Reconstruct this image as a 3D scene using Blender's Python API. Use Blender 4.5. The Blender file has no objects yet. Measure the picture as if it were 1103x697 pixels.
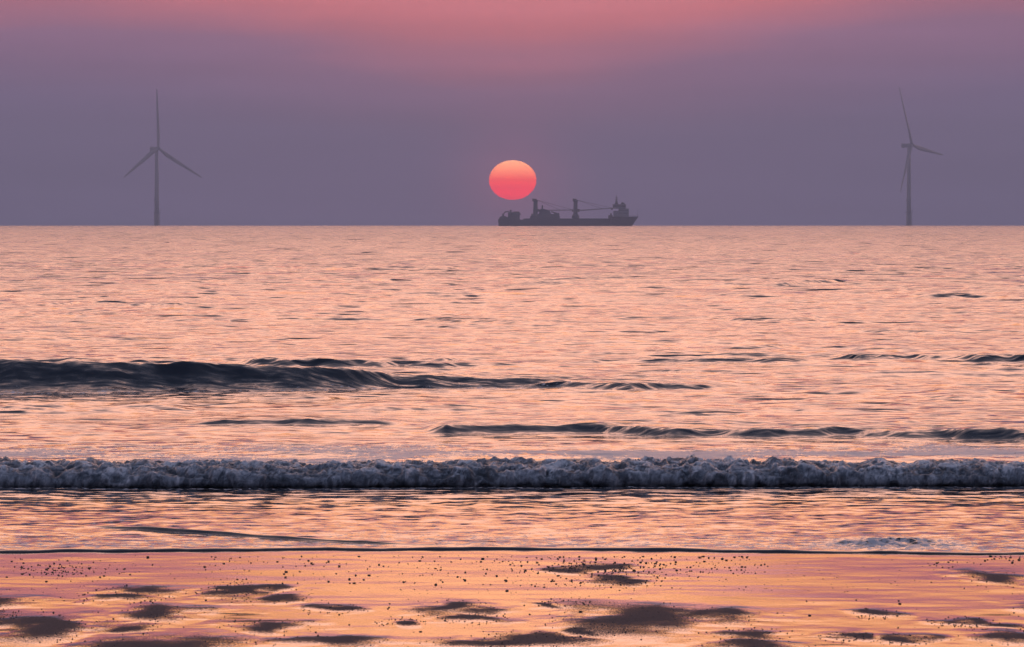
import bpy, bmesh, math, random
import numpy as np
from mathutils import Vector, Matrix

random.seed(7)
rng = np.random.default_rng(7)
scene = bpy.context.scene
COL = scene.collection

# ------------------------------------------------------------------ constants
FPX = 5405.0            # focal length in photograph pixels (the sun's 0.53 degrees give the lens)
EYE = 2.5               # camera height above the water
EYE_ROW = 238.6         # photograph row of eye level
R_EARTH = 7.4e6         # earth radius with refraction: the sea curves away
SUN_ELEV = math.radians(0.475)
HAZE_DENSITY = 1.95e-4

def dist(row):
    return EYE * FPX / (row - EYE_ROW)
def xat(col, d):
    return (col - 551.5) / FPX * d

# ------------------------------------------------------------------ camera
cam_d = bpy.data.cameras.new("camera")
cam = bpy.data.objects.new("camera", cam_d); COL.objects.link(cam)
cam.location = (0, 0, EYE)
cam.rotation_euler = (math.radians(90) - math.atan((348.5 - EYE_ROW) / FPX), 0, 0)
cam_d.sensor_width = 36.0
cam_d.lens = 36.0 * FPX / 1103.0
cam_d.clip_start = 0.2
cam_d.clip_end = 120000.0
scene.camera = cam

# ------------------------------------------------------------------ render / exposure
scene.render.engine = 'CYCLES'
scene.cycles.use_denoising = True
scene.cycles.max_bounces = 6
scene.cycles.glossy_bounces = 3
scene.cycles.volume_bounces = 0
scene.cycles.sample_clamp_indirect = 4.0
scene.view_settings.view_transform = 'Standard'
scene.view_settings.look = 'None'
scene.view_settings.gamma = 1.0
scene.view_settings.use_curve_mapping = False
scene.view_settings.exposure = 0.0

# ------------------------------------------------------------------ sky
world = bpy.data.worlds.new("World"); scene.world = world
world.use_nodes = True
wn, wl = world.node_tree.nodes, world.node_tree.links
wn.clear()
def math_node(n, l, op, a, b=None, c=None, clamp=False):
    m = n.new('ShaderNodeMath'); m.operation = op; m.use_clamp = clamp
    for i, v in enumerate((a, b, c)):
        if v is None: continue
        if isinstance(v, (int, float)): m.inputs[i].default_value = v
        else: l.new(v, m.inputs[i])
    return m.outputs[0]
def ramp_node(n, l, fac, stops, interp='LINEAR'):
    r = n.new('ShaderNodeValToRGB'); cr = r.color_ramp; cr.interpolation = interp
    while len(cr.elements) < len(stops): cr.elements.new(0.5)
    for e, (p, c) in zip(cr.elements, stops):
        e.position = p; e.color = (*c, 1.0)
    l.new(fac, r.inputs[0])
    return r.outputs[0]
def pos_of(el): return math.sqrt(max(el, 0.0) / 90.0)

tc = wn.new('ShaderNodeTexCoord')
nv = wn.new('ShaderNodeVectorMath'); nv.operation = 'NORMALIZE'; wl.new(tc.outputs['Generated'], nv.inputs[0])
sep = wn.new('ShaderNodeSeparateXYZ'); wl.new(nv.outputs[0], sep.inputs[0])
el = math_node(wn, wl, 'MULTIPLY', math_node(wn, wl, 'ARCSINE', sep.outputs['Z']), 57.29578)
az = math_node(wn, wl, 'MULTIPLY', math_node(wn, wl, 'ARCTAN2', sep.outputs['X'], sep.outputs['Y']), 57.29578)
# long thin bands of high cloud disturb the evening gradient a little
cv = wn.new('ShaderNodeCombineXYZ')
wl.new(math_node(wn, wl, 'MULTIPLY', az, 0.16), cv.inputs[0])
wl.new(math_node(wn, wl, 'MULTIPLY', el, 1.1), cv.inputs[1])
cn = wn.new('ShaderNodeTexNoise'); cn.inputs['Scale'].default_value = 1.0; cn.inputs['Detail'].default_value = 3.0
wl.new(cv.outputs[0], cn.inputs['Vector'])
wob = math_node(wn, wl, 'MULTIPLY', math_node(wn, wl, 'SUBTRACT', cn.outputs[0], 0.5), 1.0)
amp = math_node(wn, wl, 'MULTIPLY_ADD', el, 0.36, 0.25)
el2 = math_node(wn, wl, 'ADD', el, math_node(wn, wl, 'MULTIPLY', wob, amp))
# the glow stands a little lower over the sun
daz = math_node(wn, wl, 'ABSOLUTE', az)
bulge = math_node(wn, wl, 'MULTIPLY', math_node(wn, wl, 'POWER', 2.718, math_node(wn, wl, 'MULTIPLY', math_node(wn, wl, 'MULTIPLY', az, az), -0.085)), 0.80)
el3 = math_node(wn, wl, 'ADD', el2, math_node(wn, wl, 'MULTIPLY', bulge, math_node(wn, wl, 'MULTIPLY', el, 0.8, clamp=True)))
pfac = math_node(wn, wl, 'POWER', math_node(wn, wl, 'DIVIDE', math_node(wn, wl, 'MAXIMUM', el3, 0.0), 90.0), 0.5)
sun_side = ramp_node(wn, wl, pfac, [
    (pos_of(0.0), (.200, .178, .350)), (pos_of(1.4), (.215, .168, .330)), (pos_of(2.3), (.31, .168, .300)),
    (pos_of(3.0), (.80, .21, .24)), (pos_of(3.6), (.88, .255, .285)), (pos_of(4.15), (1.10, .345, .27)), (pos_of(4.6), (1.55, .58, .22)), (pos_of(5.4), (1.85, .76, .29)),
    (pos_of(7.3), (2.4, 1.18, .80)), (pos_of(17.), (2.25, 1.22, .98)), (pos_of(25.), (.88, .58, .56)), (pos_of(34.), (.40, .33, .39)),
    (pos_of(50.), (.23, .24, .35)), (pos_of(90.), (.13, .165, .28))])
far_side = ramp_node(wn, wl, pfac, [
    (pos_of(0.0), (.14, .16, .27)), (pos_of(6.0), (.20, .195, .32)), (pos_of(15.), (.23, .22, .35)),
    (pos_of(35.), (.165, .195, .31)), (pos_of(90.), (.13, .165, .28))])
azf = math_node(wn, wl, 'POWER', math_node(wn, wl, 'MULTIPLY_ADD', math_node(wn, wl, 'COSINE', math_node(wn, wl, 'DIVIDE', az, 57.29578)), 0.5, 0.5), 2.2)
mx = wn.new('ShaderNodeMix'); mx.data_type = 'RGBA'
wl.new(azf, mx.inputs[0]); wl.new(far_side, mx.inputs[6]); wl.new(sun_side, mx.inputs[7])
# faint red aureole close round the sun
sdir = Vector((0, math.cos(SUN_ELEV), math.sin(SUN_ELEV)))
dp = wn.new('ShaderNodeVectorMath'); dp.operation = 'DISTANCE'; wl.new(nv.outputs[0], dp.inputs[0]); dp.inputs[1].default_value = sdir
aur = math_node(wn, wl, 'POWER', 2.718, math_node(wn, wl, 'MULTIPLY', math_node(wn, wl, 'POWER', math_node(wn, wl, 'DIVIDE', dp.outputs['Value'], 0.0105), 2.0), -1.0))
am = wn.new('ShaderNodeMix'); am.data_type = 'RGBA'; am.blend_type = 'ADD'
wl.new(aur, am.inputs[0]); wl.new(mx.outputs[2], am.inputs[6]); am.inputs[7].default_value = (.30, .02, .01, 1)
aur2 = math_node(wn, wl, 'POWER', 2.718, math_node(wn, wl, 'MULTIPLY', math_node(wn, wl, 'POWER', math_node(wn, wl, 'DIVIDE', dp.outputs['Value'], 0.075), 2.0), -1.0))
am2 = wn.new('ShaderNodeMix'); am2.data_type = 'RGBA'; am2.blend_type = 'ADD'
wl.new(aur2, am2.inputs[0]); wl.new(am.outputs[2], am2.inputs[6]); am2.inputs[7].default_value = (.085, .030, .035, 1)
cv2 = wn.new('ShaderNodeCombineXYZ')
wl.new(math_node(wn, wl, 'MULTIPLY', az, 0.22), cv2.inputs[0]); wl.new(math_node(wn, wl, 'MULTIPLY', el, 2.6), cv2.inputs[1])
cn2 = wn.new('ShaderNodeTexNoise'); cn2.inputs['Scale'].default_value = 1.0; cn2.inputs['Detail'].default_value = 4.0
wl.new(cv2.outputs[0], cn2.inputs['Vector'])
thin = wn.new('ShaderNodeVectorMath'); thin.operation = 'SCALE'; wl.new(am2.outputs[2], thin.inputs[0])
wl.new(math_node(wn, wl, 'MULTIPLY_ADD', cn2.outputs[0], 0.44, 0.78), thin.inputs['Scale'])
bg1 = wn.new('ShaderNodeBackground'); wl.new(thin.outputs[0], bg1.inputs[0]); bg1.inputs[1].default_value = 1.0
sky = wn.new('ShaderNodeTexSky'); sky.sky_type = 'NISHITA'; sky.sun_disc = False
sky.sun_elevation = SUN_ELEV; sky.sun_rotation = 0.0; sky.air_density = 1.5; sky.dust_density = 4.0
bg2 = wn.new('ShaderNodeBackground'); wl.new(sky.outputs[0], bg2.inputs[0]); bg2.inputs[1].default_value = 0.05
ad = wn.new('ShaderNodeAddShader'); wl.new(bg1.outputs[0], ad.inputs[0]); wl.new(bg2.outputs[0], ad.inputs[1])
wo = wn.new('ShaderNodeOutputWorld'); wl.new(ad.outputs[0], wo.inputs[0])

# ------------------------------------------------------------------ the sun's light: weak and red, spread by the haze
sl = bpy.data.lights.new("sun_light", 'SUN'); sl.energy = 0.008; sl.color = (1.0, 0.5, 0.32); sl.angle = math.radians(9.0)
so = bpy.data.objects.new("sun_light", sl); COL.objects.link(so)
so.rotation_euler = (math.radians(90) - SUN_ELEV, 0, math.radians(180))
so.location = (0, 300, 60)

# ------------------------------------------------------------------ helpers
def tag(o, label=None, cat=None, group=None, kind=None):
    if label: o['label'] = label
    if cat: o['category'] = cat
    if group: o['group'] = group
    if kind: o['kind'] = kind
    return o
def link(name, me, mat=None, parent=None):
    o = bpy.data.objects.new(name, me); COL.objects.link(o)
    if mat is not None and me is not None: me.materials.append(mat)
    if parent: o.parent = parent
    return o
def empty(name, loc, rz=0.0):
    o = bpy.data.objects.new(name, None); COL.objects.link(o)
    o.location = loc; o.rotation_euler = (0, 0, rz); o.empty_display_size = 1.0
    return o
def new_mat(name):
    m = bpy.data.materials.new(name); m.use_nodes = True
    m.node_tree.nodes.clear()
    return m, m.node_tree.nodes, m.node_tree.links
def paint(name, base, rough=0.5, vary=0.15, scale=0.6):
    m, n, l = new_mat(name)
    g = n.new('ShaderNodeTexCoord')
    t = n.new('ShaderNodeTexNoise'); t.inputs['Scale'].default_value = scale; t.inputs['Detail'].default_value = 5
    l.new(g.outputs['Object'], t.inputs['Vector'])
    c = ramp_node(n, l, t.outputs[0], [(0.3, tuple(v * (1 - vary) for v in base)), (0.7, tuple(v * (1 + vary) for v in base))])
    b = n.new('ShaderNodeBsdfPrincipled'); l.new(c, b.inputs['Base Color']); b.inputs['Roughness'].default_value = rough
    o = n.new('ShaderNodeOutputMaterial'); l.new(b.outputs[0], o.inputs[0])
    return m
def grid_mesh(name, X, Y, Z, smooth=True, attrs=None):
    nr, nc = X.shape
    co = np.stack([X, Y, Z], -1).reshape(-1, 3).astype(np.float32)
    idx = np.arange(nr * nc, dtype=np.int32).reshape(nr, nc)
    q = np.stack([idx[:-1, :-1], idx[:-1, 1:], idx[1:, 1:], idx[1:, :-1]], -1).reshape(-1, 4)
    me = bpy.data.meshes.new(name)
    me.vertices.add(len(co)); me.vertices.foreach_set('co', co.ravel())
    me.loops.add(q.size); me.loops.foreach_set('vertex_index', q.ravel())
    me.polygons.add(len(q))
    me.polygons.foreach_set('loop_start', np.arange(0, q.size, 4, dtype=np.int32))
    me.polygons.foreach_set('use_smooth', np.full(len(q), smooth))
    me.update(calc_edges=True)
    for k, v in (attrs or {}).items():
        a = me.attributes.new(k, 'FLOAT', 'POINT'); a.data.foreach_set('value', v.astype(np.float32).ravel())
    return me

# gradient noise, vectorised
_perm = np.concatenate([rng.permutation(256)] * 3).astype(np.int32)
_grad = rng.normal(size=(256, 3)).astype(np.float32); _grad /= np.linalg.norm(_grad, axis=1, keepdims=True)
def perlin(x, y, z=None):
    x = np.asarray(x, np.float32); y = np.asarray(y, np.float32)
    z = np.zeros_like(x) if z is None else np.asarray(z, np.float32)
    xi = np.floor(x).astype(np.int32); yi = np.floor(y).astype(np.int32); zi = np.floor(z).astype(np.int32)
    xf, yf, zf = x - xi, y - yi, z - zi
    u, v, w = (t * t * t * (t * (t * 6 - 15) + 10) for t in (xf, yf, zf))
    out = 0
    for dz in (0, 1):
        for dy in (0, 1):
            for dx in (0, 1):
                g = _grad[_perm[_perm[_perm[(xi + dx) & 255] + ((yi + dy) & 255)] + ((zi + dz) & 255)]]
                d = g[..., 0] * (xf - dx) + g[..., 1] * (yf - dy) + g[..., 2] * (zf - dz)
                out = out + d * (u if dx else 1 - u) * (v if dy else 1 - v) * (w if dz else 1 - w)
    return out * 1.5
def fbm(x, y, z=None, oct=4, gain=0.5):
    s, a, f = 0, 1.0, 1.0
    for i in range(oct):
        s = s + a * perlin(x * f + 17.3 * i, y * f + 5.1 * i, None if z is None else z * f)
        a *= gain; f *= 2.03
    return s
def sstep(a, b, x):
    t = np.clip((x - a) / (b - a), 0, 1); return t * t * (3 - 2 * t)
def curve_drop(X, Y): return -(X * X + Y * Y) / (2 * R_EARTH)

# ------------------------------------------------------------------ the water's edge and the waves, as ground positions
edge_pts = [(-700, 594), (0, 594.3), (150, 593.4), (350, 592.2), (550, 591.6), (760, 592.4), (870, 594.6), (940, 595.6), (1103, 597.4), (1800, 598)]
_ex = np.array([xat(c, dist(r)) for c, r in edge_pts]); _ey = np.array([dist(r) for c, r in edge_pts])
def edge_y(x):
    return np.interp(x, _ex, _ey) + 0.22 * perlin(x * 0.8, 0 * x + 3.3) + 0.11 * perlin(x * 2.6, 0 * x + 9.3) + 0.03 * perlin(x * 7.7, 0 * x + 4.3)

# swell fronts: (photograph column, row of the foot, row of the crest), face length, back length
SWELLS = [
    ([(-500, 424, 394), (-200, 426, 393), (0, 427, 392), (120, 427, 392), (250, 426, 395), (330, 425, 399), (430, 422, 402), (520, 421, 406), (600, 421, 409.5), (690, 421, 412.5), (780, 421, 415.5), (860, 420, 420)], 1.4, 4.0),
    ([(215, 397, 397), (250, 398, 391), (280, 399, 389.5), (400, 400, 392), (480, 399, 393.5), (570, 397, 397)], 0.7, 3.0),
    ([(600, 394.5, 394.5), (650, 394, 389), (760, 394.5, 389), (850, 395, 390.5), (900, 393, 393)], 0.6, 3.0),
    ([(880, 389.5, 389.5), (930, 391, 383.5), (1000, 392, 385), (1060, 394, 386.5), (1103, 395, 387), (1400, 394, 390)], 0.7, 3.0),
    ([(540, 421, 421), (600, 422, 412.5), (680, 424, 414), (760, 422, 417), (805, 420, 420)], 0.55, 2.5),
    ([(195, 463, 463), (240, 463.5, 456.8), (330, 464, 457), (420, 463.5, 457.3), (445, 463, 463)], 0.26, 1.5),
    ([(455, 469, 469), (480, 471, 461), (540, 470, 461.5), (600, 469, 463.5), (640, 469, 460), (700, 473, 461), (760, 474, 463.5), (830, 475, 462.5), (900, 474, 463), (1000, 476, 463.5), (1103, 478, 464.5), (1500, 478, 466)], 0.42, 2.0),
    ([(555, 308, 308), (585, 308, 303), (610, 308, 303.5), (635, 307, 307)], 2.2, 5.0),
    ([(750, 310, 310), (790, 310.5, 306), (850, 309, 304.5), (900, 305, 301.5), (925, 303, 303)], 2.2, 5.0),
    ([(435, 347, 347), (480, 348.5, 344), (550, 351, 346), (600, 348.5, 345), (625, 347, 347)], 1.6, 4.0),
    ([(755, 346, 346), (800, 347.5, 342.5), (880, 348.5, 344), (920, 346, 346)], 1.6, 4.0),
    ([(35, 342, 342), (70, 342.5, 338), (105, 340, 340)], 1.6, 4.0),
    ([(-150, 447, 442), (0, 447, 442), (40, 447.5, 442.5), (85, 446, 446)], 0.4, 1.6),
    ([(990, 320, 320), (1040, 320, 316.5), (1080, 319, 319)], 2.0, 4.0),
    ([(240, 340, 340), (290, 341, 338.3), (340, 340, 340)], 1.6, 4.0),
]
_rs = random.Random(11)
for _ in range(64):
    r0 = 262 + 205 * _rs.random() ** 0.8; c0 = _rs.uniform(-60, 1160); w0 = _rs.uniform(25, 95) * (0.6 + (r0 - 243) / 260)
    h0 = _rs.uniform(1.6, 3.4) * (0.5 + (r0 - 243) / 240); sk = _rs.uniform(-2.5, 2.5)
    fl = 0.34 + 0.0 * r0 if r0 > 380 else 0.6
    SWELLS.append(([(c0 - w0, r0 - sk, r0 - sk), (c0 - .3 * w0, r0 - .3 * sk + .4, r0 - .3 * sk - h0 + .4), (c0 + .4 * w0, r0 + .4 * sk + .4, r0 + .4 * sk + .4 - .8 * h0), (c0 + w0, r0 + sk, r0 + sk)], fl, 2.0))
def swell_height(X, Y, rowstep):
    H = np.zeros_like(X)
    for pts, F0, B0 in SWELLS:
        dm = np.mean([dist(p[1]) for p in pts])
        F = max(F0, 2.0 * float(np.interp(dm, rowstep[0], rowstep[1])))
        xs = np.array([xat(p[0], dist(p[1])) for p in pts]); ds = np.array([dist(p[1]) for p in pts])
        hs = np.array([max(0.0, EYE - (p[2] - EYE_ROW) / FPX * (dist(p[1]) + F)) if p[1] > p[2] else 0.0 for p in pts])
        rows = (Y[:, 0] > ds.min() - F * 2) & (Y[:, 0] < ds.max() + F + 3.5 * B0)
        if not rows.any(): continue
        x, y = X[rows], Y[rows]
        fx = np.interp(x, xs, ds) + 0.30 * F * perlin(x * 0.55 + 3, x * 0 + ds[0]) + (.12 if F0 > 1 else .9) * F * perlin(x * 1.9, y * .4 + 7)
        hx = np.interp(x, xs, hs, left=hs[0] if len(pts) > 6 else 0, right=hs[-1] if len(pts) > 6 else 0)
        rag = 0.16 if F0 > 1 else 0.34
        hx = hx * np.clip(1 + rag * fbm(x * 0.9, y * 0.35 + 1.7 + ds[0], oct=3), 0.1, 1.6)
        Fx = F * (0.42 + 0.58 * np.clip(hx / max(hs.max(), 1e-3), 0, 1)) if F0 > 1 and dm < 100 else F
        t = (y - fx) / Fx
        s = np.clip(t, 0, 1)
        front = 0.30 * s ** 2 * (3 - 2 * s) + 0.70 * s ** 2.9 * (1 - 0.30 * (s - 1))
        back = np.exp(-np.clip((t - 1) * Fx / B0, 0, 9) ** 1.6)
        H[rows] = np.maximum(H[rows], hx * np.where(t < 1, front, back))
    return H

brk_pts = [(-900, 528), (0, 527.5), (150, 528.5), (300, 528.8), (450, 527.5), (620, 526.5), (800, 526.5), (950, 526), (1103, 526.5), (2000, 527)]
_bx = np.array([xat(c, dist(r)) for c, r in brk_pts]); _by = np.array([dist(r) for c, r in brk_pts])
def breaker_y(x):
    return np.interp(x, _bx, _by) + 0.10 * perlin(x * 0.7, x * 0 + 21.0) + 0.04 * perlin(x * 2.6, x * 0 + 31.0)
def breaker_h(x):
    px = x / 47.0 * FPX + 551.5
    h = np.interp(px, [-600, 0, 60, 150, 300, 420, 600, 720, 760, 900, 1103, 1800], [.20, .205, .215, .20, .195, .185, .19, .205, .20, .175, .175, .17])
    return 0.93 * h * (1 + 0.16 * perlin(x * 1.3, x * 0 + 41) + 0.07 * perlin(x * 3.9, x * 0 + 51))

# ------------------------------------------------------------------ sea sheet
rows_t = [-0.03, -0.012, 0.0, 0.006, 0.013, 0.022, 0.034, 0.05, 0.07, 0.10, 0.14, 0.18]
y = rows_t[-1]
while y < 2.8: rows_t.append(y := y + 0.0125)
while y < 7.7: rows_t.append(y := y + 0.045)
while y < 10.2: rows_t.append(y := y + 0.042)
while y < 42: rows_t.append(y := y + 0.088)
while y < 8500:
    step = 0.097 * ((38 + y) / 80) ** 1.95
    rows_t.append(y := y + min(step, 240))
rows_t = np.array(rows_t)
half = 305
u = np.linspace(-1, 1, 2 * half + 1) * 0.128
v = np.linspace(0, 1, 26)[1:] ** 4
T = rows_t[:, None]
base = 38.0 + rows_t
Xin = u[None, :] * base[:, None]
Xr = 0.128 * base[:, None] + (8000 - 0.128 * base[:, None]) * v[None, :]
X = np.concatenate([-Xr[:, ::-1], Xin, Xr], 1).astype(np.float64)
ey = edge_y(X)
follow = np.exp(-np.clip(T, 0, None) / 3.0)
Y = 38.0 + T + (ey - 38.0) * follow
step_row = np.gradient(base)
rowstep = (base, step_row)

NW = 84
lam = np.exp(rng.uniform(math.log(0.16), math.log(9.0), NW))
sig = np.where(lam > 1.2, 0.30, 0.5)
ang = rng.normal(size=NW) * sig
kx = 2 * math.pi / lam * np.sin(ang); ky = 2 * math.pi / lam * np.cos(ang)
ph = rng.uniform(0, 6.283, NW)
slope = 0.062 * math.sqrt(2.0 / NW) * np.where(lam > 2.5, 0.8, 1.0)
group = (0.75 + 0.55 * fbm(X * 0.13, Y * 0.06, oct=2)).astype(np.float32)
group = np.clip(group, 0.15, 1.6)
Z = np.zeros_like(X, dtype=np.float32)
inzone = sstep(0.1, 4.0, T) * 0.19 + sstep(8, 16, T) * 0.81
Xf, Yf = X.astype(np.float32), Y.astype(np.float32)
for i in range(NW):
    w = np.clip((lam[i] / step_row - 2.0) / 2.5, 0, 1)[:, None]
    n = int(np.argmax(w[::-1] > 0)); n = len(w) - n
    if w.max() <= 0: continue
    shallow = inzone if lam[i] < 0.8 else inzone * sstep(2.0, 14.0, T)
    th = (kx[i] * Xf[:n] + ky[i] * Yf[:n] + ph[i]).astype(np.float32)
    s = np.sin(th)
    Z[:n] += (slope[i] / (2 * math.pi / lam[i])) * (s + 0.22 * np.cos(2 * th)) * (w * shallow)[:n]
Z = Z * group
lateral_fade = sstep(0.9, 0.2, np.abs(X) / (base[:, None]))
Z *= lateral_fade
sw = swell_height(X, Y, rowstep)
# small chop climbing the swell faces
chop = 0.13 * sw * fbm(X * 0.9 + Y * 0.35, Y * 2.4, oct=4) + 0.03 * np.clip(sw, 0, .3) * fbm(X * 2.1 + Y * 1.2, Y * 5.0, oct=3)
Z = Z * (1 - 0.3 * np.clip(sw / 0.3, 0, 1)) + sw + chop
# breaker ridge and the turbulent back behind it
tb = Y - breaker_y(X); hb = breaker_h(X)
ridge = hb * 0.88 * np.where(tb < 0.45, sstep(0.02, 0.45, tb) ** 1.2, np.exp(-np.clip((tb - 0.45) / 1.9, 0, 9) ** 1.5))
Z = np.maximum(Z, 0.2 * Z) * 1.0 + ridge
rough_back = (np.exp(-((tb - 1.6) / 2.0) ** 2) + 0.7 * np.exp(-((tb - 7.0) / 2.4) ** 2)) * (tb > 0)
Z += rough_back * 0.020 * fbm(X * 2.2, Y * 3.5, oct=4)
# run-up front: a low lip of water, an older lip slanting into it, and a fold on one side
Zs = 0.0125 * sstep(-0.012, 0.05, T) ** 0.7 * (1 + 0.75 * perlin(X * 1.3, X * 0 + 2) + .3 * perlin(X * 4.2, X * 0 + 6)) + 0.010 * sstep(0, 4, T)
l2x = np.array([xat(c, dist(r)) for c, r in [(88, 570), (150, 573.5), (230, 578), (300, 582.5), (380, 587), (470, 590)]])
l2y = np.array([dist(r) for c, r in [(88, 570), (150, 573.5), (230, 578), (300, 582.5), (380, 587), (470, 590)]])
l2h = np.array([0, .028, .026, .018, .015, 0.006])
tl = Y - np.interp(X, l2x, l2y) - 0.03 * perlin(X * 2.1, X * 0 + 61)
hl = np.interp(X, l2x, l2h, left=0, right=0) * (1 + .5 * perlin(X * 3.1, X * 0 + 71))
Zs += 0.95 * hl * np.where(tl < 0.045, sstep(0, 0.045, tl), np.exp(-np.clip((tl - .06) / 3.0, 0, 9)))
fc = (xat(960, dist(588)), dist(588))
fold = np.exp(-((X - fc[0]) / 0.40) ** 2 - ((Y - fc[1]) / 0.45) ** 2)
Zs += fold * (0.028 + 0.05 * fbm(X * 6, Y * 5, oct=3))
swz = sstep(14, 9, T)
Z = Z * sstep(0.0, 0.6, T) + Zs * swz + 0.03 * (1 - swz)
edge_in = T <= 0.0
Z = np.where(T < -0.001, -0.02, Z)
Z = Z + curve_drop(X, Y)
# where broken water leaves flecks of foam
foam = 0.9 * np.exp(-((tb - 0.9) / 0.9) ** 2) * (tb > 0.2) + 0.66 * sstep(0.2, 3.0, tb) * sstep(11.0, 6.5, tb) * (0.8 + 1.1 * fbm(X * 0.35, Y * 0.5, oct=3))
foam += 0.40 * np.exp(-((tb + 0.25) / 0.18) ** 2)
foam = np.clip(foam, 0, 1)
w2x = np.array([xat(p[0], dist(p[1])) for p in SWELLS[0][0]]); w2d = np.array([dist(p[1]) for p in SWELLS[0][0]])
tw = Y - np.interp(X, w2x, w2d)
foam += 0.34 * np.exp(-((tw - 0.15) / 0.40) ** 2) * sstep(3.0, 0.0, X)
foam += (0.55 * np.exp(-(np.clip(T, 0, None) / 0.35)) + 0.22 * fold) * sstep(0.07, 0.16, T)
foam += 0.27 * sstep(8.5, 2.0, T) * sstep(.1, .4, T) + 0.12 * np.exp(-((T - 1.0) / 0.8) ** 2)
foam *= 1 - 0.95 * np.exp(-((tl - 0.05) / 0.13) ** 2) * (hl > 0.003)
me = grid_mesh('sea', X, Y, Z, True, {'foam': foam, 'face': np.clip(np.clip(sw / 0.07, 0, 1) * sstep(200, 110, Y) + 0.55 * np.exp(-((tb + 0.6) / 0.9) ** 2), 0, 1)})

m, n, l = new_mat('sea_water')
tcn = n.new('ShaderNodeTexCoord'); geo = n.new('ShaderNodeNewGeometry')
sp = n.new('ShaderNodeSeparateXYZ'); l.new(tcn.outputs['Object'], sp.inputs[0])
def slope_noise(sx, sy, detail, ax, ay, bias, gain_socket):
    mp = n.new('ShaderNodeMapping'); mp.inputs['Scale'].default_value = (sx, sy, 0.0)
    l.new(tcn.outputs['Object'], mp.inputs[0])
    t = n.new('ShaderNodeTexNoise'); t.inputs['Scale'].default_value = 1.0; t.inputs['Detail'].default_value = detail
    l.new(mp.outputs[0], t.inputs['Vector'])
    s2 = n.new('ShaderNodeSeparateColor'); l.new(t.outputs['Color'], s2.inputs[0])
    cx = math_node(n, l, 'MULTIPLY', math_node(n, l, 'SUBTRACT', s2.outputs[0], 0.5), ax)
    cy = math_node(n, l, 'MULTIPLY', math_node(n, l, 'SUBTRACT', s2.outputs[1], 0.5 + bias), ay)
    c = n.new('ShaderNodeCombineXYZ'); l.new(cx, c.inputs[0]); l.new(cy, c.inputs[1])
    sc = n.new('ShaderNodeVectorMath'); sc.operation = 'SCALE'; l.new(c.outputs[0], sc.inputs[0]); l.new(gain_socket, sc.inputs['Scale'])
    return sc.outputs[0]
def yrange(a, b, lo, hi):
    mr = n.new('ShaderNodeMapRange'); mr.interpolation_type = 'SMOOTHSTEP'
    l.new(sp.outputs['Y'], mr.inputs[0])
    for i, vv in zip((1, 2, 3, 4), (a, b, lo, hi)): mr.inputs[i].default_value = vv
    return mr.outputs[0]
fine = slope_noise(2.4, 5.0, 3.0, 0.30, 0.62, 0.03, yrange(41, 55, 0.16, 1.0))
nearr = slope_noise(6.5, 6.0, 2.0, 0.10, 0.13, 0.02, yrange(44, 60, 1.0, 0.0))
lean = n.new('ShaderNodeCombineXYZ'); l.new(math_node(n, l, 'MULTIPLY', yrange(48, 110, 0.0, 1.0), -0.022), lean.inputs[1])
mid = slope_noise(0.50, 0.55, 2.0, 0.16, 0.75, 0.05, yrange(80, 260, 0.0, 1.0))
big = slope_noise(0.16, 0.06, 2.0, 0.10, 0.60, 0.05, yrange(260, 900, 0.0, 1.0))
def steep_faces(sx, sy, lo, hi, tilt, gain_socket):
    # scattered short wavelets whose faces stand up towards the shore
    mp = n.new('ShaderNodeMapping'); mp.inputs['Scale'].default_value = (sx, sy, 0.0); mp.inputs['Rotation'].default_value = (0, 0, 0.03)
    l.new(tcn.outputs['Object'], mp.inputs[0])
    t = n.new('ShaderNodeTexNoise'); t.inputs['Scale'].default_value = 1.0; t.inputs['Detail'].default_value = 2.5
    l.new(mp.outputs[0], t.inputs['Vector'])
    mr = n.new('ShaderNodeMapRange'); mr.interpolation_type = 'SMOOTHSTEP'; l.new(t.outputs[0], mr.inputs[0])
    mr.inputs[1].default_value = lo; mr.inputs[2].default_value = hi
    c = n.new('ShaderNodeCombineXYZ'); l.new(math_node(n, l, 'MULTIPLY', math_node(n, l, 'MULTIPLY', mr.outputs[0], gain_socket), -tilt), c.inputs[1])
    return c.outputs[0]
st1 = steep_faces(0.9, 1.4, 0.58, 0.72, 0.36, math_node(n, l, 'MULTIPLY', yrange(50, 70, 0.0, 1.0), yrange(110, 170, 1.0, 0.0)))
st2 = steep_faces(0.65, 0.34, 0.575, 0.74, 0.42, math_node(n, l, 'MULTIPLY', yrange(100, 170, 0.0, 1.0), yrange(260, 420, 1.0, 0.0)))
st3 = steep_faces(0.33, 0.06, 0.575, 0.76, 0.40, math_node(n, l, 'MULTIPLY', yrange(260, 420, 0.0, 1.0), yrange(900, 1600, 1.0, 0.0)))
def vadd(a, b):
    q = n.new('ShaderNodeVectorMath'); q.operation = 'ADD'; l.new(a, q.inputs[0]); l.new(b, q.inputs[1]); return q.outputs[0]
fat = n.new('ShaderNodeAttribute'); fat.attribute_name = 'face'
stk = vadd(slope_noise(0.7, 7.0, 3.0, 0.20, 0.7, 0.0, fat.outputs['Fac']), slope_noise(4.0, 11.0, 3.0, 0.3, 0.75, 0.05, fat.outputs['Fac']))
nn = n.new('ShaderNodeVectorMath'); nn.operation = 'NORMALIZE'
l.new(vadd(vadd(vadd(stk, nearr), lean.outputs[0]), vadd(vadd(vadd(vadd(vadd(vadd(geo.outputs['Normal'], fine), mid), big), st1), st2), st3)), nn.inputs[0])
wb = n.new('ShaderNodeBsdfPrincipled')
wb.inputs['Base Color'].default_value = (.016, .025, .038, 1); wb.inputs['Roughness'].default_value = 0.07
wb.inputs['IOR'].default_value = 1.333; l.new(nn.outputs[0], wb.inputs['Normal'])
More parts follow.
